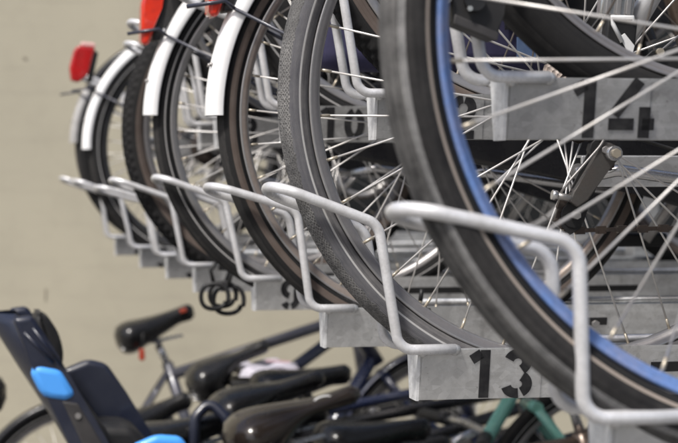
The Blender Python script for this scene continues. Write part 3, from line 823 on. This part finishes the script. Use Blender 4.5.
# navy pannier
pn = thing('pannier_bag', 'navy blue canvas pannier with pale label hanging behind trays 12 and 14', 'bag', (.71, 2.90, 1.80))
b = MB(); b.box((0, 0, .14), (.37, .10, .28), 'bag_navy', bev=.025); b.box((0, -.045, .22), (.34, .02, .16), 'bag_navy', bev=.008); b.build('body', pn)
b = MB(); b.box((.125, -.058, .035), (.035, .003, .030), 'bag_label', bev=.001); b.build('label_patch', pn)
for x in (-.1, .1):
    b = MB(); b.box((x, -.0585, .16), (.022, .003, .2), 'black_plastic', bev=.001); b.build('strap', pn)

for (x, n, dz, lab) in ((.70, 8, .12, 'black carrier bag on the bicycle of tray 8'), (.80, 6, .10, 'black carrier bag on the farthest raised bicycle')):
    bg_ = thing('carrier_bag', lab, 'bag', (x, Yn(n)-.115, TZ[n]+dz))
    b = MB(); b.prism([(-.19, .0), (.17, -.02), (.20, .28), (-.21, .30)], -.045, .045, 'black_plastic', .02); b.build('body', bg_)
    b = MB(); b.prism([(-.205, .30), (.195, .285), (.17, .15), (-.17, .16)], -.054, -.046, 'black_gloss', .003); b.build('flap', bg_)
    b = MB(); b.tube(fillet([(-.05, -.05, .29), (-.04, -.06, .36), (.06, -.06, .36), (.07, -.05, .29)], [.02, .02]), .006, 'black_plastic', 8); b.build('handle', bg_)
# coiled cable lock under tray 7
b = MB()
for cx, cz, yy, rr in ((-.016, .004, 0, .027), (.014, -.004, .012, .030), (.004, .006, .024, .026)):
    b.tube([(cx+rr*cos(t), yy+.004*t, cz+rr*sin(t)*1.0+.0015*sin(3*t)) for t in [k*2*pi/28-.4 for k in range(29)]], .0048, 'black_plastic', 8)
b.tube([(-.016, .02, .03), (-.022, .022, .055), (-.010, .02, .075)], .0040, 'black_plastic', 8)
b.tube([(.012, .01, .026), (.020, .012, .05), (.008, .02, .075)], .0040, 'black_plastic', 8)
tag(b.build('cable_lock', None, (.535, 3.98, 1.398)), 'black coiled cable lock dangling under the lower trays above the saddles', 'cable lock')

# ------------------------------------------------------------------ bicycles on the ground
GR = []
def low(X, Y, sz, label, **kw):
    sx = kw.pop('sad_x', .22); z = kw.pop('z', .22)
    kw.setdefault('bar_dz', .0); kw.setdefault('chaincase', True); kw.setdefault('coat', False); kw.setdefault('guard', 'black'); kw.setdefault('derailleur', False); GR.append((X-sx, Y, z, kw.get('pitch', 0)))
    return bike((X-sx, Y, z), label, R=kw.pop('R', .345), single=False, sad_z=sz-z, sad_x=sx, group='bicycles parked under the rack', **kw)
low(.630, 6.5, 1.150, 'slate grey bicycle below, black tilted saddle with red mark nearest the wall', frame='grey_frame', sad_tilt=.26, sad_mark='red', sad_len=.27, r=.02, tube_r=.019, bar_dz=.12, z=.22)
b = MB(); b.prism([(-.008, .0), (.008, .0), (.010, -.032), (.0, -.040), (-.010, -.032)], -.008, .008, 'red_mark', .003)
b.tube([(0, 0, 0), (.004, .0, .05)], .003, 'black_plastic', 6)
tag(b.build('key_fob', None, (.600, 6.42, 1.085)), 'small red tag dangling beneath the tilted saddle nearest the wall', 'tag')
low(.755, 5.6, 1.085, 'bicycle with dark saddle whose narrow nose points up, beside the white bag', frame='blue_frame', sad_tilt=.36, r=.02, sad_len=.26, z=.22, bar_dz=-.02, classic=True, sad_w=.22)
low(.71, 4.75, 1.105, 'bicycle with long smooth black saddle behind the brown one', frame='black_gloss', sad_tilt=.22, r=.02, sad_len=.30, classic=True, sad_w=.23, bars='swept', step=True)
low(.90, 5.3, 1.115, 'bicycle with flat-topped black saddle right of the white bag', frame='black_gloss', sad_tilt=.04, r=.02, sad_len=.28, fguard=True)
low(.675, 4.2, 1.118, 'bicycle with shiny brown saddle bearing a silver oval', frame='brown_frame', sad='saddle_brown', sad_tilt=.24, sad_mark='oval', r=.02, sad_len=.31, classic=True, sad_w=.25)
low(.94, 4.55, 1.07, 'bicycle with low black sprung saddle under tray 13', frame='black_gloss', sad_tilt=.0, r=.02, sad_len=.28, bars='swept', fguard=True)
low(.82, 4.42, 1.00, 'mint green bicycle half hidden beneath tray 13', frame='teal_frame', r=.02, tube_r=.0145, bars='swept', z=.2, pitch=.30, notop=True)
low(.84, 3.85, .96, 'dark bicycle under tray 13 with a pale down tube', frame='silver_frame', r=.02, bars='swept', z=.2, fguard=False)
low(.80, 5.95, .92, 'midnight blue bicycle whose front mudguard rises behind tray 11', frame='blue_frame', r=.02, tube_r=.019, z=.12, pitch=.30, fguard=True)
low(1.10, 4.95, .98, 'black bicycle with swept bars behind the low sprung saddle', frame='black_gloss', r=.02, bars='swept', z=.3, fguard=True, step=True)
low(1.25, 3.3, .90, 'low black bicycle nearest the camera under tray 15', frame='black_gloss', r=.02, fguard=True)
low(1.3, 3.6, .95, 'second nearest black bicycle low under the trays at right', frame='grey_frame', r=.02, fguard=True, bars='swept')
GR.append((-.9, 5.3, .16, 0)); bike((.24, 5.3, .16), 'bicycle whose dark saddle shows left of the child seat', R=.345, single=False, sad_z=.96, group='bicycles parked under the rack', frame='black_gloss', r=.02, rot=pi, guard='black', fguard=True, chaincase=True)
cb_ = low(.60, 4.08, .96, 'black bicycle carrying the navy child seat', frame='black_gloss', r=.02, carrier=True, sad_x=.24, guard='black', z=.06)
low(.80, 4.95, 1.045, 'bicycle with small plain black saddle between the brown and flat-topped ones', frame='black_gloss', r=.02, sad_len=.25, sad_tilt=.1)
low(.50, 4.55, 1.07, 'black bicycle with low saddle just right of the child seat', frame='black_gloss', r=.02, sad_len=.26, sad_tilt=.12, z=.1)
# low rails the ground bicycles stand on
b = MB(); b.tube(fillet([(-.05, 0, -.14), (-.045, .02, .0), (-.01, .03, .035), (.025, .01, .0), (.06, .0, -.09), (.10, .0, -.16)], [.03, .02, .02, .04]), .0125, 'seat_navy', 12)
b.tube([(.07, 0, -.10), (.085, 0, -.13)], .017, 'black_plastic', 12)
tag(b.build('sleeved_lock', None, (.585, 4.48, 1.095)), 'navy fabric sleeved lock arching up left of the brown saddle', 'lock')
gk = thing('ground_rack', 'low galvanised ground rack whose wheel channels carry the bicycles below', 'bike rack', (0, 0, 0))
for x, y, z, ph in GR:
    b = MB(); k = [(-.03, .03), (-.03, -.004), (.03, -.004), (.03, .03), (.027, .03), (.027, 0), (-.027, 0), (-.027, .03)]
    b.quadstrip([[(x+xx*cos(ph)-q*sin(ph), y+p, z+xx*sin(ph)+q*cos(ph)) for p, q in k] for xx in (-.12, 1.30)], 'galv', smooth=False); b.build('channel', gk)
    for xx in (0, 1.05):
        zz = z+xx*sin(ph)-.004
        if zz > .1: b = MB(); b.box((x+xx*cos(ph), y, zz/2), (.04, .04, zz-.002), 'galv', bev=.002); b.build('leg', gk)

# child seat on the carrier
cs = thing('child_seat', 'navy child bicycle seat with tall reclined back and bright blue armrest pads', 'child seat', (.36, 4.08, .87))
def shell(pts, halfw, t, mat, name, parent, curve=.03, n=10):
    """reclined panel following (x,z) pts, curved across y"""
    b = MB(); rings = []
    for (x, z), hw in zip(pts, halfw):
        front = [(x-curve*(1-(abs(k/n*2-1))**2), (k/n*2-1)*hw, z) for k in range(n+1)]
        back = [(a-t, y, c-t*.4) for a, y, c in front[::-1]]
        rings.append(front+back)
    b.quadstrip(rings, mat)
    return b.build(name, parent)
bx = [(-.232, .500), (-.222, .485), (-.17, .40), (-.10, .29), (-.03, .17), (.03, .08), (.06, .03)]
shell(bx, [.07, .10, .125, .135, .14, .14, .13], .012, 'seat_navy', 'backrest', cs, .05)
b = MB(); b.prism([(.0, .05), (.30, .03), (.34, .05), (.34, .03), (.29, .0), (.0, .0)], -.13, .13, 'seat_navy', .008); b.build('seat_base', cs)
for s, nm in ((-1, 'side_wing'), (1, 'side_wing')):
    b = MB(); y = s*.137
    b.prism([(-.245, .498), (-.205, .503), (-.165, .44), (-.055, .245), (.03, .10), (.16, .06), (.16, .015), (.0, .0), (-.04, .06), (-.13, .24), (-.21, .41)], y-.013, y+.013, 'seat_navy', .010)
    wg = b.build(nm, cs)
    b = MB(); b.prism([(-.213, .395), (-.195, .407), (-.150, .398), (-.118, .345), (-.140, .333), (-.172, .338), (-.19, .347)], y-.019, y+.019, 'pad_blue', .014)
    b.build('armrest_pad', wg)
    b = MB(); b.prism([(-.150, .335), (-.118, .330), (.02, .10), (-.03, .075)], y-.0150, y+.0150, 'seat_grey', .004)
    for px_, pz_ in ((-.118, .305), (-.02, .125)): b.cyl((px_, y+s*.014, pz_), (px_, y+s*.018, pz_), .006, 'steel', 12)
    b.build('rail_cover', wg)
    b = MB(); b.tube([(-.222, y+s*.0135, .470), (-.165, y+s*.0145, .41)], .0035, 'seat_navy', 8); b.tube([(-.205, y+s*.0135, .478), (-.150, y+s*.0145, .405)], .0035, 'seat_navy', 8); b.build('moulded_rib', wg)
    if s < 0:
        b = MB(); b.prism([(-.02, .255), (.03, .275), (.08, .270), (.12, .20), (.10, .17), (.0, .19)], -.112, -.088, 'pad_blue', .011)
        b.build('hip_guard', wg, (.005, -.05, -.010))
b = MB(); b.prism([(-.200, .502), (-.180, .502), (-.160, .480), (-.146, .45), (-.140, .41), (-.15, .38), (-.20, .43)], -.09, .06, 'black_plastic', .016); b.build('headrest_cushion', cs)
b = MB(); b.prism([(-.17, .33), (-.13, .37), (-.08, .39), (-.04, .38), (.0, .32), (.06, .22), (.13, .10), (.10, .05), (.0, .06), (-.10, .20)], .122, .150, 'seat_navy', .012); b.build('far_panel', cs)
b = MB(); b.prism([(-.12, .25), (-.07, .275), (.0, .27), (.09, .16), (.10, .10), (.0, .06), (-.06, .14)], -.06, .115, 'black_plastic', .02); b.build('seat_cushion', cs)
for s in (-1, 1):
    b = MB(); b.tube(fillet([(-.165, s*.05, .40), (-.07, s*.055, .27), (.03, s*.03, .14), (.07, 0, .09)], [.1, .1]), .009, 'black_plastic', 8, flat=1.6); b.build('harness_strap', cs)
for s in (-1, 1):
    b = MB(); b.prism([(.27, .02), (.35, .04), (.37, -.25), (.40, -.30), (.28, -.32), (.28, -.22)], s*.155-.02, s*.155+.02, 'seat_grey', .008); b.build('foot_well', cs)

# white plastic bag on a saddle carrier
b = MB(); n = 16; rnd = random.Random(3); rows = []
for i in range(n+1):
    a = pi*i/n
    rows.append([(.105*cos(a)*(1+.1*rnd.uniform(-1, 1)) if 0 < j < 11 else .02*cos(a), (j/11-.5)*.22, .006+.055*abs(sin(a))**.6*(.75+.25*sin(j*.8+i))*(1 if 0 < j < 11 else .3)) for j in range(12)])
b.quadstrip(rows, 'paper', False)
pb = b.build('plastic_bag', None, (.885, 5.62, 1.075)); pb.scale = (.85, .9, .7); tag(pb, 'crumpled white plastic bag with faint pink print between the saddles', 'plastic bag')
b = MB(); b.prism([(-.02, .075), (.06, .068), (.05, .062), (-.03, .068)], -.112, -.108, 'paper_red'); b.build('print', pb)
# carrier crate edge that the bag lies on
b = MB(); b.box((0, 0, -.012), (.24, .20, .02), 'black_plastic', bev=.004)
for x in (-.1, .1): b.tube([(x, 0, -.02), (x*.4, 0, -.45), (0, 0, -1.06)], .008, 'black_plastic')
tag(b.build('carrier_board', None, (.885, 5.62, 1.07)), 'black carrier board beneath the white plastic bag', 'carrier')

# ------------------------------------------------------------------ setting
def struct(o): o['kind'] = 'structure'; return o
b = MB(); k = b.slot('ground'); f = b.bm.faces.new([b.bm.verts.new(p) for p in ((-40, -40, 0), (60, -40, 0), (60, 60, 0), (-40, 60, 0))]); g = b.build('ground'); struct(g)
b = MB(); b.box((2, 8.45, 2.1), (16, .3, 4.2), 'wall'); wl = b.build('wall'); tag(wl, 'beige rendered wall closing the far end of the bicycle rack', 'wall')
for x0 in (1.42, 2.62, 3.82):  # invented dark panels, added to darken the gaps behind the bicycles
    b = MB(); 
    for (cx, cz, dx, dz) in ((x0+.575, 1.245, 1.15, .05), (x0+.575, 2.775, 1.15, .05), (x0+.025, 2.01, .05, 1.48), (x0+1.125, 2.01, .05, 1.48)): b.box((cx, 8.292, cz), (dx, .04, dz), 'window_frame')
    wf = b.build('window', wl)
    b = MB(); b.box((x0+.575, 8.294, 2.01), (1.06, .018, 1.49), 'window'); b.build('pane', wf)
def mark(x, z, w, h, a=0):
    m = MB(); m.box((0, 0, 0), (w, .002, h), 'mark', Matrix.Rotation(a, 3, 'Y')); m.build('scuff_mark', wl, (x, 8.2985, z))
mark(.38, 1.15, .006, .05, .05); mark(.30, 2.12, .015, .010, .4)

# ------------------------------------------------------------------ camera
cam = bpy.data.cameras.new('camera'); co = bpy.data.objects.new('camera', cam); COL.objects.link(co)
cam.sensor_width = 36; cam.lens = 2000/678*36; cam.clip_start = .05; cam.clip_end = 300
fw = Vector((0.19039325, 0.98140852, -0.02424287))
co.location = (0, 0, 1.65); co.rotation_euler = fw.to_track_quat('-Z', 'Y').to_euler()
cam.dof.use_dof = True; cam.dof.focus_distance = 2.45; cam.dof.aperture_fstop = 9.5
scene.camera = co

# ------------------------------------------------------------------ light
SUN_EL, SUN_AZ = 55, 225     # azimuth: direction the light comes FROM, degrees clockwise from +Y
w = bpy.data.worlds.new('World'); scene.world = w; w.use_nodes = True
nt = w.node_tree; bg = nt.nodes['Background']
sky = nt.nodes.new('ShaderNodeTexSky'); sky.sky_type = 'NISHITA'; sky.sun_disc = False
sky.sun_elevation = radians(SUN_EL); sky.sun_rotation = radians(SUN_AZ); sky.air_density = 1; sky.dust_density = 4; sky.ozone_density = 1
nt.links.new(sky.outputs[0], bg.inputs[0]); bg.inputs[1].default_value = .10
sun = bpy.data.lights.new('sun', 'SUN'); sun.energy = 3.0; sun.angle = radians(9); sun.color = (1, .97, .92)
so = bpy.data.objects.new('sun', sun); COL.objects.link(so)
d = Vector((sin(radians(SUN_AZ))*cos(radians(SUN_EL)), cos(radians(SUN_AZ))*cos(radians(SUN_EL)), sin(radians(SUN_EL))))
so.rotation_euler = (-d).to_track_quat('-Z', 'Y').to_euler()
scene.view_settings.view_transform = 'Standard'; scene.view_settings.look = 'None'
scene.view_settings.exposure = 0.55; scene.view_settings.gamma = 1
